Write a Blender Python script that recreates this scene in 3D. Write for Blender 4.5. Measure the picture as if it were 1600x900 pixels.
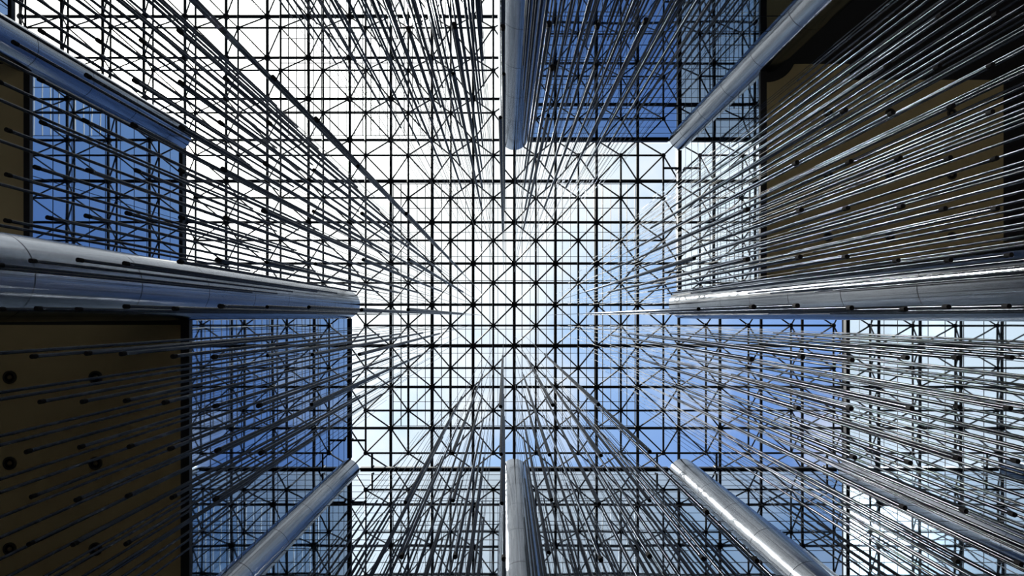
import bpy, math, random
from mathutils import Vector, Matrix
random.seed(7)
C = bpy.context.scene.collection
for o in list(bpy.data.objects): bpy.data.objects.remove(o)

# ---------------------------------------------------------------- measures
M = 1.5                  # roof module in metres
F = 1157.0               # focal length in pixels of a 1600 px wide frame
CAMZ = 1.5
CX, CY = -0.24, -0.295   # camera plan position in modules (X right, Y up in the view)
def Z(s): return CAMZ + M * F / s          # height where one module measures s pixels
def W(X, Y, z): return Vector((-X * M, Y * M, z))   # plan (modules) -> world; looking up mirrors X
S_FAR, S_NEAR, S_COL = 64.3, 66.45, 65.75
Z_FAR, Z_NEAR, Z_COL = Z(S_FAR), Z(S_NEAR), Z(S_COL)
Z_HI, Z_MID, Z_LO = Z(96.3), Z(105.0), Z(133.6)     # soffit levels
WL = 3.93

# ---------------------------------------------------------------- camera
cam = bpy.data.objects.new('camera', bpy.data.cameras.new('camera')); C.objects.link(cam)
cam.location = W(CX, CY, CAMZ)
cam.rotation_euler = (math.pi, 0, math.pi)
cam.matrix_world = Matrix(((-1, 0, 0, cam.location.x), (0, 1, 0, cam.location.y), (0, 0, -1, cam.location.z), (0, 0, 0, 1)))
cam.data.sensor_width = 36; cam.data.lens = 36 * F / 1600
cam.data.shift_x = 12 / 1600; cam.data.shift_y = 45 / 1600
cam.data.clip_start = 0.05; cam.data.clip_end = 300
sc = bpy.context.scene; sc.camera = cam
sc.view_settings.view_transform = 'Standard'; sc.view_settings.look = 'None'
sc.view_settings.gamma = 1; sc.view_settings.use_curve_mapping = False
sc.view_settings.exposure = 0.0

# ---------------------------------------------------------------- sky
SUN = Vector((0.482, 0.285, 1.0)).normalized()
world = bpy.data.worlds.new('sky'); sc.world = world; world.use_nodes = True
nt = world.node_tree; N = nt.nodes; L = nt.links; N.clear()
def mth(nt, op, a, b=None, clamp=False):
    n = nt.nodes.new('ShaderNodeMath'); n.operation = op; n.use_clamp = clamp
    for i, v in enumerate((a, b)):
        if v is None: continue
        if isinstance(v, (int, float)): n.inputs[i].default_value = v
        else: nt.links.new(v, n.inputs[i])
    return n.outputs[0]
def dotn(nt, a, vec):
    n = nt.nodes.new('ShaderNodeVectorMath'); n.operation = 'DOT_PRODUCT'
    nt.links.new(a, n.inputs[0]); n.inputs[1].default_value = vec
    return n.outputs['Value']
def ramp(nt, fac, stops):
    n = nt.nodes.new('ShaderNodeValToRGB'); nt.links.new(fac, n.inputs[0])
    e = n.color_ramp.elements
    while len(e) < len(stops): e.new(0.5)
    for el, (p, c) in zip(e, stops): el.position = p; el.color = (*c, 1)
    return n.outputs[0]
def mixc(nt, fac, a, b, mode='MIX'):
    n = nt.nodes.new('ShaderNodeMix'); n.data_type = 'RGBA'; n.blend_type = mode
    n.clamp_result = False
    for k, v in ((0, fac), (6, a), (7, b)):
        if isinstance(v, (int, float)): n.inputs[k].default_value = v
        elif isinstance(v, tuple): n.inputs[k].default_value = (*v, 1)
        else: nt.links.new(v, n.inputs[k])
    return n.outputs[2]
tc = N.new('ShaderNodeTexCoord'); d = tc.outputs['Generated']
q = dotn(nt, d, (0.75, 0.66, 0))               # towards the sunny side
qq = mth(nt, 'ADD', mth(nt, 'MULTIPLY', q, 0.5), 0.5, True)
base = ramp(nt, qq, [(0.20, (.04, .10, .30)), (0.34, (.19, .35, .75)), (0.43, (.33, .53, .88)), (0.505, (.52, .73, .96)), (0.585, (1.15, 1.2, 1.22)), (0.67, (3.9, 3.85, 3.75))])
ns = N.new('ShaderNodeTexNoise'); ns.inputs['Scale'].default_value = 3.4; ns.inputs['Detail'].default_value = 7; ns.inputs['Roughness'].default_value = .55
L.new(d, ns.inputs['Vector'])
bias = mth(nt, 'MULTIPLY', q, 0.45)
cl = mth(nt, 'ADD', ns.outputs[0], bias)
cm = N.new('ShaderNodeMapRange'); cm.inputs[1].default_value = .46; cm.inputs[2].default_value = .60; L.new(cl, cm.inputs[0])
sky = mixc(nt, mth(nt, 'MULTIPLY', cm.outputs[0], .8), base, (.95, .98, 1.0))
sd = mth(nt, 'MAXIMUM', dotn(nt, d, SUN), 0.0)
g1 = mth(nt, 'MULTIPLY', mth(nt, 'POWER', sd, 14), 0.9)
g2 = mth(nt, 'MULTIPLY', mth(nt, 'POWER', sd, 500), 14.0)
glow = N.new('ShaderNodeCombineColor')
gs = mth(nt, 'ADD', g1, g2)
L.new(gs, glow.inputs[0]); L.new(mth(nt, 'MULTIPLY', gs, .94), glow.inputs[1]); L.new(mth(nt, 'MULTIPLY', gs, .80), glow.inputs[2])
tot = mixc(nt, 1.0, sky, glow.outputs[0], 'ADD')
bg = N.new('ShaderNodeBackground'); L.new(tot, bg.inputs[0]); bg.inputs[1].default_value = 1.1
wo = N.new('ShaderNodeOutputWorld'); L.new(bg.outputs[0], wo.inputs[0])

sun = bpy.data.objects.new('sun', bpy.data.lights.new('sun', 'SUN')); C.objects.link(sun)
sun.data.energy = 17.0; sun.data.angle = math.radians(1.0); sun.data.color = (1, .96, .88)
sun.location = SUN * 60; sun.rotation_euler = SUN.to_track_quat('Z', 'Y').to_euler()

# ---------------------------------------------------------------- materials
def mat(name, col, rough=.5, metal=0.0, noise=None, bump=None):
    m = bpy.data.materials.new(name); m.use_nodes = True
    t = m.node_tree; b = t.nodes['Principled BSDF']
    b.inputs['Base Color'].default_value = (*col, 1); b.inputs['Roughness'].default_value = rough; b.inputs['Metallic'].default_value = metal
    tcn = t.nodes.new('ShaderNodeTexCoord')
    if noise:
        sc_, amt = noise
        n = t.nodes.new('ShaderNodeTexNoise'); n.inputs['Scale'].default_value = sc_; n.inputs['Detail'].default_value = 4
        t.links.new(tcn.outputs['Object'], n.inputs['Vector'])
        lo = tuple(c * (1 - amt) for c in col); hi = tuple(min(1, c * (1 + amt)) for c in col)
        t.links.new(mixc(t, n.outputs[0], lo, hi), b.inputs['Base Color'])
    if bump:
        sc_, st = bump
        n = t.nodes.new('ShaderNodeTexNoise'); n.inputs['Scale'].default_value = sc_
        t.links.new(tcn.outputs['Object'], n.inputs['Vector'])
        bp = t.nodes.new('ShaderNodeBump'); bp.inputs['Strength'].default_value = st; bp.inputs['Distance'].default_value = .02
        t.links.new(n.outputs[0], bp.inputs['Height']); t.links.new(bp.outputs[0], b.inputs['Normal'])
    return m
m_frame = mat('dark_painted_steel', (.012, .013, .016), .5, 0.0, (3, .2))
m_mull = mat('dark_mullion', (.025, .028, .035), .7, 0, (3, .2))
for q_ in (m_frame, m_mull): q_.node_tree.nodes['Principled BSDF'].inputs['Specular IOR Level'].default_value = .08
m_rod = mat('polished_rod_steel', (.042, .044, .048), .19, 1.0, (6, .05))
m_rod.node_tree.nodes['Principled BSDF'].inputs['Specular Tint'].default_value = (.42, .43, .45, 1)
def lengthwise(m, a):
    # fine turning marks round the tube stretch highlights along it
    t = m.node_tree; b = t.nodes['Principled BSDF']; b.inputs['Anisotropic'].default_value = a
    v = t.nodes.new('ShaderNodeCombineXYZ'); v.inputs[2].default_value = 1.0; t.links.new(v.outputs[0], b.inputs['Tangent'])
lengthwise(m_rod, .97)
m_cap = mat('black_rod_cap', (.01, .01, .012), .9, 0, (6, .2))
m_cap.node_tree.nodes['Principled BSDF'].inputs['Specular IOR Level'].default_value = .05
m_wire = mat('hanger_steel', (.10, .105, .115), .6, 0.0, (6, .1)); m_wire.node_tree.nodes['Principled BSDF'].inputs['Specular IOR Level'].default_value = .1
m_tan = mat('tan_ceiling_board', (.56, .45, .24), .75, 0, (.8, .12))
m_black = mat('black_soffit', (.012, .012, .016), .7, 0, (1, .2))
m_floor = mat('grey_stone_floor', (.15, .145, .135), .6, 0, (.6, .25))
m_conc = mat('dark_unseen_wall', (.07, .068, .07), .7, 0, (.5, .25))
m_ring = mat('dark_trim_ring', (.05, .042, .03), .5, 0, (8, .2))
m_lens = mat('brown_lamp_glass', (.20, .15, .09), .2, 0, (8, .2))

def column_material():
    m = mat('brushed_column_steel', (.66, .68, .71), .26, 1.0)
    t = m.node_tree; b = t.nodes['Principled BSDF']
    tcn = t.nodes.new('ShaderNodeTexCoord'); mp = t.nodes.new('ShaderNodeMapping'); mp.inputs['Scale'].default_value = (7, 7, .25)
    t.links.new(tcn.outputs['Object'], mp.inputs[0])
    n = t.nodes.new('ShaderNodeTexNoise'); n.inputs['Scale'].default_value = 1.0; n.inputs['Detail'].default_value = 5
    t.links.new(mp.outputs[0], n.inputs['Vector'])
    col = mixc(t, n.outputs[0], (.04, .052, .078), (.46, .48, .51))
    sp = t.nodes.new('ShaderNodeSeparateXYZ'); t.links.new(tcn.outputs['Object'], sp.inputs[0])
    fz = mth(t, 'FRACT', mth(t, 'DIVIDE', sp.outputs[2], 2.4))
    ring = mth(t, 'LESS_THAN', fz, .012)
    ang = mth(t, 'ARCTAN2', sp.outputs[1], sp.outputs[0])
    fa = mth(t, 'FRACT', mth(t, 'DIVIDE', ang, math.pi / 3))
    seam = mth(t, 'LESS_THAN', fa, .012)
    both = mth(t, 'MAXIMUM', ring, seam)
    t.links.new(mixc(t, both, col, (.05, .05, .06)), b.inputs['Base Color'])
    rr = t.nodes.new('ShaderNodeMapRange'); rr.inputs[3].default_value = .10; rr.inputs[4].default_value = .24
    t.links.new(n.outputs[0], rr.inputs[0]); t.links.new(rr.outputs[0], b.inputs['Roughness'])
    bp = t.nodes.new('ShaderNodeBump'); bp.inputs['Strength'].default_value = .12; bp.inputs['Distance'].default_value = .02
    t.links.new(n.outputs[0], bp.inputs['Height']); t.links.new(bp.outputs[0], b.inputs['Normal'])
    return m
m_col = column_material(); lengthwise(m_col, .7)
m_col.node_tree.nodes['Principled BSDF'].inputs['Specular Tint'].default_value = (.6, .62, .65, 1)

def mirror_glass():
    m = bpy.data.materials.new('mirrored_facade_glass'); m.use_nodes = True
    t = m.node_tree; b = t.nodes['Principled BSDF']
    b.inputs['Specular Tint'].default_value = (.85, .88, .92, 1)
    b.inputs['Base Color'].default_value = (.34, .41, .49, 1); b.inputs['Metallic'].default_value = 1; b.inputs['Roughness'].default_value = .02
    tcn = t.nodes.new('ShaderNodeTexCoord'); n = t.nodes.new('ShaderNodeTexNoise'); n.inputs['Scale'].default_value = .55; n.inputs['Detail'].default_value = 1
    t.links.new(tcn.outputs['Object'], n.inputs['Vector'])
    bp = t.nodes.new('ShaderNodeBump'); bp.inputs['Strength'].default_value = .12; bp.inputs['Distance'].default_value = .03
    t.links.new(n.outputs[0], bp.inputs['Height']); t.links.new(bp.outputs[0], b.inputs['Normal'])
    return m
m_mirror = mirror_glass()
def clear_glass():
    m = bpy.data.materials.new('clear_roof_glass'); m.use_nodes = True
    t = m.node_tree; t.nodes.remove(t.nodes['Principled BSDF'])
    tr = t.nodes.new('ShaderNodeBsdfTransparent'); tr.inputs[0].default_value = (.96, .975, .985, 1)
    gl = t.nodes.new('ShaderNodeBsdfGlossy'); gl.inputs['Roughness'].default_value = 0.0
    mx = t.nodes.new('ShaderNodeMixShader'); mx.inputs[0].default_value = .03
    t.links.new(tr.outputs[0], mx.inputs[1]); t.links.new(gl.outputs[0], mx.inputs[2])
    t.links.new(mx.outputs[0], t.nodes['Material Output'].inputs[0])
    return m
m_clear = clear_glass()

# ---------------------------------------------------------------- mesh helpers
class MB:
    def __init__(s): s.v = []; s.f = []
    def box(s, a, b):
        x0, x1 = sorted((a[0], b[0])); y0, y1 = sorted((a[1], b[1])); z0, z1 = sorted((a[2], b[2])); k = len(s.v)
        s.v += [(x0, y0, z0), (x1, y0, z0), (x1, y1, z0), (x0, y1, z0), (x0, y0, z1), (x1, y0, z1), (x1, y1, z1), (x0, y1, z1)]
        s.f += [tuple(k + i for i in q) for q in ((0, 3, 2, 1), (4, 5, 6, 7), (0, 1, 5, 4), (1, 2, 6, 5), (2, 3, 7, 6), (3, 0, 4, 7))]
        return s
    def tube(s, a, b, r, n=8, r2=None):
        a = Vector(a); b = Vector(b); d = (b - a).normalized(); r2 = r if r2 is None else r2
        u = d.orthogonal().normalized(); w = d.cross(u); k = len(s.v)
        for p, rr in ((a, r), (b, r2)):
            for i in range(n):
                t = 2 * math.pi * i / n; s.v.append(tuple(p + (u * math.cos(t) + w * math.sin(t)) * rr))
        for i in range(n):
            j = (i + 1) % n; s.f.append((k + i, k + j, k + n + j, k + n + i))
        s.f.append(tuple(k + i for i in reversed(range(n)))); s.f.append(tuple(k + n + i for i in range(n)))
        return s
    def ball(s, c, r, n=10, m=6):
        k = len(s.v); c = Vector(c)
        s.v.append(tuple(c + Vector((0, 0, -r))))
        for j in range(1, m):
            ph = -math.pi / 2 + math.pi * j / m
            for i in range(n):
                t = 2 * math.pi * i / n
                s.v.append(tuple(c + Vector((math.cos(ph) * math.cos(t), math.cos(ph) * math.sin(t), math.sin(ph))) * r))
        s.v.append(tuple(c + Vector((0, 0, r)))); top = len(s.v) - 1
        for i in range(n): s.f.append((k, k + 1 + (i + 1) % n, k + 1 + i))
        for j in range(m - 2):
            for i in range(n):
                a = k + 1 + j * n + i; b = k + 1 + j * n + (i + 1) % n
                s.f.append((a, b, b + n, a + n))
        for i in range(n): s.f.append((top, k + 1 + (m - 2) * n + i, k + 1 + (m - 2) * n + (i + 1) % n))
        return s
    def lathe(s, prof, n=32, c=(0, 0, 0)):
        k = len(s.v); c = Vector(c)
        for r, z in prof:
            for i in range(n):
                t = 2 * math.pi * i / n; s.v.append((c.x + r * math.cos(t), c.y + r * math.sin(t), c.z + z))
        for j in range(len(prof) - 1):
            for i in range(n):
                q = (i + 1) % n; s.f.append((k + j * n + i, k + j * n + q, k + (j + 1) * n + q, k + (j + 1) * n + i))
        return s
    def build(s, name, m, parent=None, smooth=False, sharp=40):
        me = bpy.data.meshes.new(name); me.from_pydata(s.v, [], s.f); me.update()
        if smooth:
            me.polygons.foreach_set('use_smooth', [True] * len(me.polygons)); me.set_sharp_from_angle(angle=math.radians(sharp))
        me.materials.append(m); o = bpy.data.objects.new(name, me); C.objects.link(o)
        if parent: o.parent = parent; o.matrix_parent_inverse = Matrix.Translation(-parent.location)
        return o
def tag(o, label=None, cat=None, group=None, kind=None):
    for k, v in (('label', label), ('category', cat), ('group', group), ('kind', kind)):
        if v: o[k] = v
    return o
def empty(name, loc): o = bpy.data.objects.new(name, None); o.location = loc; o.empty_display_size = .3; C.objects.link(o); return o

# ---------------------------------------------------------------- the setting
MB().box(W(-16, -9, -.3), W(13, 15, 0)).build('floor', m_floor)['kind'] = 'structure'
def unseen_wall(name, a, b):  # outer walls out of view, added to stop sky light leaking in sideways
    o = MB().box(a, b).build(name, m_conc); o['kind'] = 'structure'
unseen_wall('unseen_wall_left', W(-16.2, -9, 0), W(-16, 15, Z_HI + .6))
unseen_wall('unseen_wall_right', W(13, -9, 0), W(13.2, 15, Z_HI + .6))
unseen_wall('unseen_wall_bottom', W(-16.2, -9.2, 0), W(13.2, -9, Z_HI + .6))
unseen_wall('unseen_wall_top', W(-16.2, 15, 0), W(13.2, 15.2, Z_HI + .6))
def soffit(X0, Y0, X1, Y1, z):
    o = MB().box(W(X0, Y0, z), W(X1, Y1, z + .5)).build('ceiling', m_black); o['kind'] = 'structure'; return o
T = .06                                                   # facade build-up behind the glass, in modules
soffit(-16, -9, -WL - T, .0, Z_LO)                        # lower left
soffit(-16, .0, -8 + .07 - T, 4.0, Z_HI)                  # upper left
soffit(-16, 4.0, -12, 15, Z_HI)
soffit(-12, 12.1, 0, 15, Z_LO)
soffit(.0, WL + T, 4.0, 15, Z_LO)                         # above the top facade
soffit(WL + T, 0, 13, 15, Z_HI)                           # upper right
soffit(8 - .07 + T, -4, 13, 0, Z_MID)
soffit(-WL - T, -9, 13, -WL - T, Z_LO)

def facade(n, axis, pos, a, b, zlo, face, seg=1.0, step=.83):
    """mirror-glass curtain wall in plane X=pos or Y=pos between a and b (modules); face=+1/-1 is the side it looks to"""
    zhi = Z_COL
    e = 0.02 * face                                        # glass thickness (modules) behind the face plane
    P = (lambda t, off, z: W(pos + off, t, z)) if axis == 'X' else (lambda t, off, z: W(t, pos + off, z))
    root = empty('window_%d' % n, P((a + b) / 2, 0, zlo)); root['kind'] = 'structure'
    MB().box(P(a, 0, zlo), P(b, -T * face, zhi)).build('glass_pane', m_mirror, root)
    w = .010
    k = 0; z = zhi - step
    while z > zlo + .3:
        MB().box(P(a, 0, z - .009), P(b, .004 * face, z + .009)).build('mullion', m_mull, root); z -= step
    t = math.ceil(a + .2)
    while t < b - .2:
        MB().box(P(t - w / 2, 0, zlo), P(t + w / 2, .006 * face, zhi)).build('mullion', m_mull, root); t += seg
    MB().box(P(a, -T * face, zlo - .12), P(b, .04 * face, zlo)).build('sill', m_black, root)
    MB().box(P(a, -T * face, zhi), P(b, .045 * face, zhi + .22)).build('head_beam', m_frame, root)
    return root
R = .335
facade(1, 'Y', -WL, -4 + R, -R, Z_LO, 1)
facade(2, 'Y', -WL, R, 4 - R, Z_LO, 1)
facade(3, 'Y', -WL, 4 + R, 8 - R, Z_LO, 1)
facade(4, 'X', -WL, -4 + R, -R, Z_LO, 1)
facade(5, 'X', -8 + .07, R, 4 - R, Z_HI, 1)
facade(6, 'Y', WL, R, 4 - R, Z_LO, -1)
facade(7, 'X', WL, R, 4 - R, Z_HI, -1)
facade(8, 'X', 8 - .07, -4 + R, -R, Z_MID, -1)
facade(9, 'Y', .07, -8 + R, -4 - R, Z_LO, 1)
facade(10, 'Y', 4.07, -12, -8 - R, Z_HI, 1)
facade(11, 'X', -.07, 4 + R, 12, Z_LO, -1)
facade(12, 'Y', -.07, 4 + R, 8 - R, Z_HI, -1)
facade(13, 'X', -12, 4.1, 12, Z_HI, 1)
facade(14, 'Y', 12, -12, 0, Z_LO, -1)

# tan boarded ceilings let into the dark soffits
def poly_slab(pts, z0, z1, name, m):
    b = MB(); n = len(pts)
    b.v = [tuple(W(x, y, z0)) for x, y in pts] + [tuple(W(x, y, z1)) for x, y in pts]
    b.f = [tuple(range(n)), tuple(reversed(range(n, 2 * n)))] + [(i, i + n, (i + 1) % n + n, (i + 1) % n) for i in range(n)]
    o = b.build(name, m); o['kind'] = 'structure'; return o
def arc(cx, cy, r, a0, a1, n=8): return [(cx + r * math.cos(math.radians(a0 + (a1 - a0) * i / n)), cy + r * math.sin(math.radians(a0 + (a1 - a0) * i / n))) for i in range(n + 1)]
poly_slab([(4.0, .1)] + [(7.84, .1), (7.84, 3.54), (5.35, 3.54), (5.35, 3.80)] + arc(4, 4, .5, -24, -90), Z_HI - .04, Z_HI, 'ceiling', m_tan)
poly_slab([(-15, -.39), (-4.005, -.39), (-4.005, -8), (-15, -8)], Z_LO - .04, Z_LO, 'ceiling', m_tan)
poly_slab([(-15, 3.80), (-7.995, 3.80), (-7.995, .1), (-15, .1)], Z_HI - .04, Z_HI, 'ceiling', m_tan)

# ---------------------------------------------------------------- columns
def column(X, Y, label):
    r = R * M
    b = MB().lathe([(r, 0), (r, Z_COL - .02), (r - .02, Z_COL), (0.001, Z_COL)], 64)
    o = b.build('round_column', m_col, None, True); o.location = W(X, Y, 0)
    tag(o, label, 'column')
    MB().lathe([(r + .005, .0), (r + .05, .0), (r + .05, .25), (r + .005, .28), (r + .005, 0)], 48, (0, 0, 0)).build('base_ring', m_mull, None, True).parent = o
    MB().lathe([(r * .45, 0), (r * .45, Z_FAR - Z_COL - .05), (.001, Z_FAR - Z_COL - .05)], 24, (0, 0, Z_COL)).build('bearing_post', m_frame, None, True).parent = o
    return o
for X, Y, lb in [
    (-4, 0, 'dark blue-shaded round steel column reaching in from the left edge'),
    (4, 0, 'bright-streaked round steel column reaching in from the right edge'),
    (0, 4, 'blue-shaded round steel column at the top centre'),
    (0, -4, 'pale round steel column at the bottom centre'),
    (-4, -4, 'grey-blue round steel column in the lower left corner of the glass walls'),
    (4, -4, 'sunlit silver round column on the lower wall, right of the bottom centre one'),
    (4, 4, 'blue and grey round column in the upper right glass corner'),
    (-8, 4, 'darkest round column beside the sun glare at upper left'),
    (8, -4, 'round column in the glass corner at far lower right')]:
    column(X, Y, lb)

# ---------------------------------------------------------------- space-frame roof
def inside(X, Y):        # is this plan point over the open court?
    return (-4 <= X <= 4 and -4 <= Y <= 0) or (4 <= X <= 8 and -4 <= Y <= 0) or (-8 <= X <= 4 and 0 <= Y <= 4) or (-12 <= X <= 0 and 4 <= Y <= 12)
def runs(f, lo, hi, st):
    out = []; t = lo; cur = None
    while t <= hi + 1e-6:
        if f(t):
            cur = [t, t] if cur is None else [cur[0], t]
        elif cur: out.append(cur); cur = None
        t += st
    if cur: out.append(cur)
    return out
YT = 9
sf = empty('space_frame_roof', W(0, 0, Z_NEAR))
tag(sf, 'black double-layer steel space frame spanning the whole glass roof', 'roof frame')
for i in range(-12, 9):
    for a, b in runs(lambda t: inside(i, t), -4, YT, 1):
        if b > a: MB().tube(W(i, a, Z_FAR), W(i, b, Z_FAR), .056, 8).build('upper_chord', m_frame, sf, True)
for j in range(-4, YT + 1):
    for a, b in runs(lambda t: inside(t, j), -12, 8, 1):
        if b > a: MB().tube(W(a, j, Z_FAR), W(b, j, Z_FAR), .066 if j % 4 == 3 else .05, 8).build('upper_chord', m_frame, sf, True)
hin = lambda X, Y: inside(X - .45, Y - .45) and inside(X + .45, Y + .45) and inside(X - .45, Y + .45) and inside(X + .45, Y - .45)
for i in range(-12, 8):
    for a, b in runs(lambda t: hin(i + .5, t), -3.5, YT - .5, 1):
        if b > a: MB().tube(W(i + .5, a, Z_NEAR), W(i + .5, b, Z_NEAR), .036, 8).build('lower_chord', m_frame, sf, True)
for j in range(-4, YT):
    for a, b in runs(lambda t: hin(t, j + .5), -11.5, 7.5, 1):
        if b > a: MB().tube(W(a, j + .5, Z_NEAR), W(b, j + .5, Z_NEAR), .036, 8).build('lower_chord', m_frame, sf, True)
cells = [(i + .5, j + .5) for i in range(-12, 8) for j in range(-4, YT) if hin(i + .5, j + .5)]
cells.sort(key=lambda c: max(abs(c[0] - CX) / 1.6, abs(c[1] - CY)))
rest = MB()
for k, (X, Y) in enumerate(cells):
    b = MB() if k < 99 else rest
    b.ball(W(X, Y, Z_NEAR), .085)
    for dx in (-.5, .5):
        for dy in (-.5, .5): b.tube(W(X, Y, Z_NEAR), W(X + dx, Y + dy, Z_FAR), .028, 6)
    if k < 99: b.build('diagonal_brace', m_frame, sf, True)
tag(rest.build('diagonal_brace', m_frame, sf, True), kind='stuff')
nodes = [(i, j) for i in range(-12, 9) for j in range(-4, YT + 1) if inside(i, j)]
nodes.sort(key=lambda c: max(abs(c[0] - CX) / 1.6, abs(c[1] - CY)))
rest = MB()
for k, (X, Y) in enumerate(nodes):
    b = MB() if k < 99 else rest
    b.ball(W(X, Y, Z_FAR), .125)
    if k < 99: b.build('node_ball', m_frame, sf, True)
tag(rest.build('node_ball', m_frame, sf, True), kind='stuff')

# short brackets between the frame and the facade heads
def bracket(X, Y, dx, dy):
    b = MB().tube(W(X, Y, Z_NEAR), W(X + dx, Y + dy, Z_NEAR), .04, 8)
    b.tube(W(X + dx * .9, Y + dy * .9, Z_NEAR), W(X + dx * .9, Y + dy * .9, Z_COL), .04, 8)
    b.build('edge_bracket', m_frame, sf, True)
for x in (-3.35, 3.35, 4.75, 7.35): bracket(x, -3.5, 0, -.38)
for y in (-3.2, .75, 3.2): bracket(3.5, y, .38, 0) if y > 0 else bracket(-3.5, y, -.38, 0)

# ---------------------------------------------------------------- roof glazing
zg = Z(63.0)
for (x0, y0, x1, y1) in [(-4, -4, 8, 0), (-8, 0, 4, 4), (-12, 4, 0, 12)]:
    o = MB().box(W(x0, y0, zg + .05), W(x1, y1, zg + .07)).build('ceiling', m_clear); o['kind'] = 'structure'
def skylight(x0, y0, x1, y1, label, bw=.0085):
    root = empty('skylight', W(x0, y0, zg)); tag(root, label, 'skylight', None)
    nx = round((x1 - x0) * 5); ny = round((y1 - y0) / .6)
    for i in range(nx + 1):
        X = x0 + i * (x1 - x0) / nx; w = bw * (1.6 if i % 5 in (0, 1) or i == nx else 1)
        MB().box(W(X - w / M, y0, zg - .02), W(X + w / M, y1, zg + .03)).build('glazing_bar', m_frame, root)
    for j in range(ny + 1):
        Y = y0 + j * (y1 - y0) / ny
        MB().box(W(x0, Y - bw / M, zg - .02), W(x1, Y + bw / M, zg + .03)).build('glazing_bar', m_frame, root)
skylight(-3, -3, 3, 3, 'square of closely spaced fine glazing bars over the middle of the roof')
skylight(-5.8, 4.2, -1.7, 9.0, 'fine barred rooflight over the white sky at upper left', .007)

# ---------------------------------------------------------------- hanging rods
def rods_all():
    out = []
    for i in range(-15, 16):
        for j in range(-15, 16):
            X, Y = i * .25, j * .25; ax, ay = abs(X), abs(Y)
            if max(ax, ay) < .75 or X < -3.25 or Y < -3.0 or Y > 3.25: continue
            g = .75 if (X > 0 and Y > 0) or (X < 0 and Y < -1.25) else .5
            if ax - ay >= g - 1e-6: k = 'left' if X < 0 else 'right'
            elif ay - ax >= g - 1e-6: k = 'bottom' if Y < 0 else 'top'
            else: continue
            out.append((i, j, k))
    return out
S_TOP = 130.0
def project(X, Y, s): return (788 + (X - CX) * s, 495 - (Y - CY) * s)
def visible_len(X, Y, s0, s1):
    n = 40; pts = []
    tot = 0; prev = None
    for k in range(n + 1):
        s = 1 / (1 / s0 + (1 / s1 - 1 / s0) * k / n); x, y = project(X, Y, s)
        ok = 0 <= x <= 1600 and 0 <= y <= 900
        if ok and prev: tot += math.hypot(x - prev[0], y - prev[1]) * s
        prev = (x, y) if ok else None
    return tot
rd = []
for i, j, k in rods_all():
    X, Y = i * .25 + random.uniform(-.012, .012), j * .25 + random.uniform(-.012, .012)
    sn = 300 + 6 * (X - Y) * .8 + random.uniform(-5, 5)
    st = S_TOP + random.uniform(-2.5, 2.5)
    rd.append(dict(i=i, j=j, k=k, X=X, Y=Y, sn=sn, st=st, vis=visible_len(X, Y, sn, st), tip=project(X, Y, sn)))
rd.sort(key=lambda r: -r['vis'])
r_rod = .0155
LROD = Z(S_TOP) - Z(300)
rod_me = wire_me = cap_me = None
LW = Z(66.3) - Z(S_TOP)
ORD = ['first', 'second', 'third', 'fourth', 'fifth', 'sixth', 'seventh', 'eighth', 'ninth', 'tenth', 'eleventh', 'twelfth', 'thirteenth', 'fourteenth', 'fifteenth', 'sixteenth', 'seventeenth']
ALL = rods_all()
def rod_label(r):
    x, y = r['tip']; i, j, k = r['i'], r['j'], r['k']
    if k in ('left', 'right'):
        row = 'on the %s column line' % k if j == 0 else '%s row %s the %s column' % (ORD[abs(j) - 1], 'above' if j > 0 else 'below', k)
        n = ORD[sorted(abs(a) for a, b_, c_ in ALL if c_ == k and b_ == j).index(abs(i))]
    else:
        row = 'on the %s column line' % k if i == 0 else '%s row %s of the %s column' % (ORD[abs(i) - 1], 'left' if i < 0 else 'right', k)
        n = ORD[sorted(abs(b_) for a, b_, c_ in ALL if c_ == k and a == i).index(abs(j))]
    return 'hanging steel rod, %s, %s outward from the centre' % (row, n)
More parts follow.
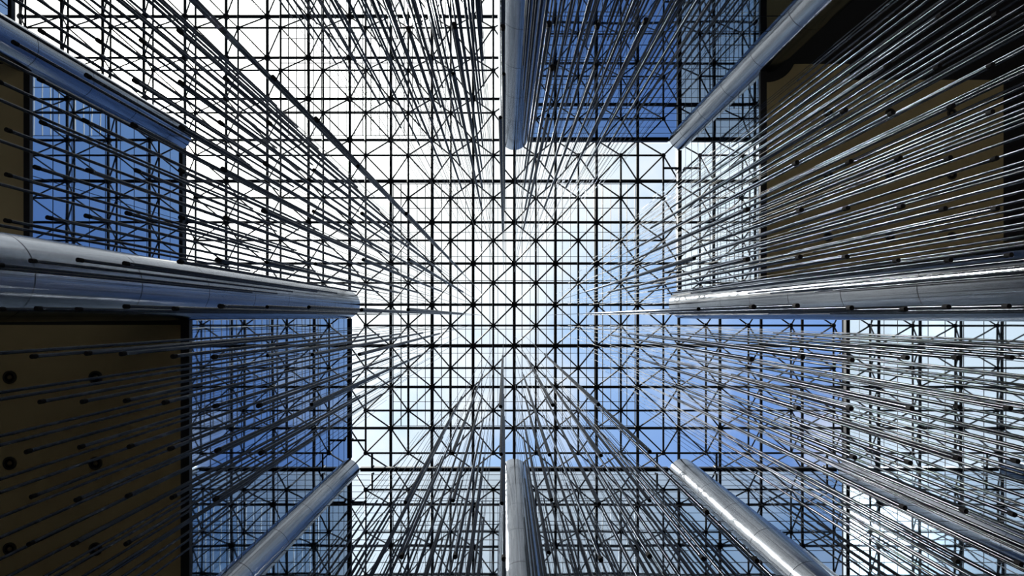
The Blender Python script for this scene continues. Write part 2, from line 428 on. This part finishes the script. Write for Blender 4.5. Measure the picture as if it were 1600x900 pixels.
# prototype rod: unit-length tube scaled to its own length
p = MB().tube((0, 0, 0), (0, 0, 1), r_rod, 10).build('hanging_rod', m_rod, None, True)
rm = p.data; cm_ = MB().tube((0, 0, -.06), (0, 0, .0), r_rod * 1.25, 10).build('end_cap', m_cap, None, True)
wm_ = MB().tube((0, 0, 0), (0, 0, 1), .0052, 6).build('suspension_wire', m_wire, None, True)
protos = (p, cm_, wm_); first = True
rest = MB(); restw = MB()
for n, r in enumerate(rd):
    zb, zt = Z(r['sn']), Z(r['st']); zw = Z(66.3)
    if n < 300:
        if first: o, c, w = protos; first = False
        else:
            o = p.copy(); c = cm_.copy(); w = wm_.copy()
            for q_ in (o, c, w): C.objects.link(q_)
        root = o
        o.location = W(r['X'], r['Y'], zb); o.scale = (1, 1, zt - zb)
        c.parent = o; c.scale = (1, 1, 1 / (zt - zb))
        w.parent = o; w.location = (0, 0, 1); w.scale = (1, 1, (zw - zt) / (zt - zb))
        tag(o, rod_label(r), 'rod', 'rods of the %s cluster' % r['k'])
    else:
        rest.tube(W(r['X'], r['Y'], zb), W(r['X'], r['Y'], zt), r_rod, 8)
        rest.tube(W(r['X'], r['Y'], zt), W(r['X'], r['Y'], zw), .0052, 5)
tag(rest.build('hanging_rod', m_rod, None, True), 'remaining hanging steel rods seen only at the frame edges or far up', 'rod', None, 'stuff')

# ---------------------------------------------------------------- downlights in the tan ceilings
def downlight(X, Y, z, label, group):
    root = empty('downlight', W(X, Y, z - .04)); tag(root, label, 'ceiling light', group)
    l = root.location
    def put(b, name, m): o = b.build(name, m, None, True); o.parent = root; return o
    put(MB().lathe([(.085, 0), (.085, -.035), (.115, -.035), (.115, 0)], 32), 'trim_ring', m_ring)
    put(MB().lathe([(.085, -.03), (.05, -.006), (.001, -.006)], 32), 'reflector', m_cap)
    put(MB().lathe([(.04, -.01), (.034, -.03), (.001, -.04)], 24), 'lamp', m_lens)
for X in (-5, -6):
    for Y in (-1, -2, -3):
        downlight(X, Y, Z_LO, 'round recessed downlight in the lower left tan ceiling, %s row down, %s one' % (ORD[-Y - 1], 'inner' if X == -5 else 'outer'), 'downlights in the left tan ceiling')
for X in (5, 6, 7):
    for Y in (1, 2, 3):
        downlight(X, Y, Z_HI, 'small round downlight in the right tan ceiling, %s row up, %s from the glass' % (ORD[Y - 1], ORD[X - 5]), 'downlights in the right tan ceiling')
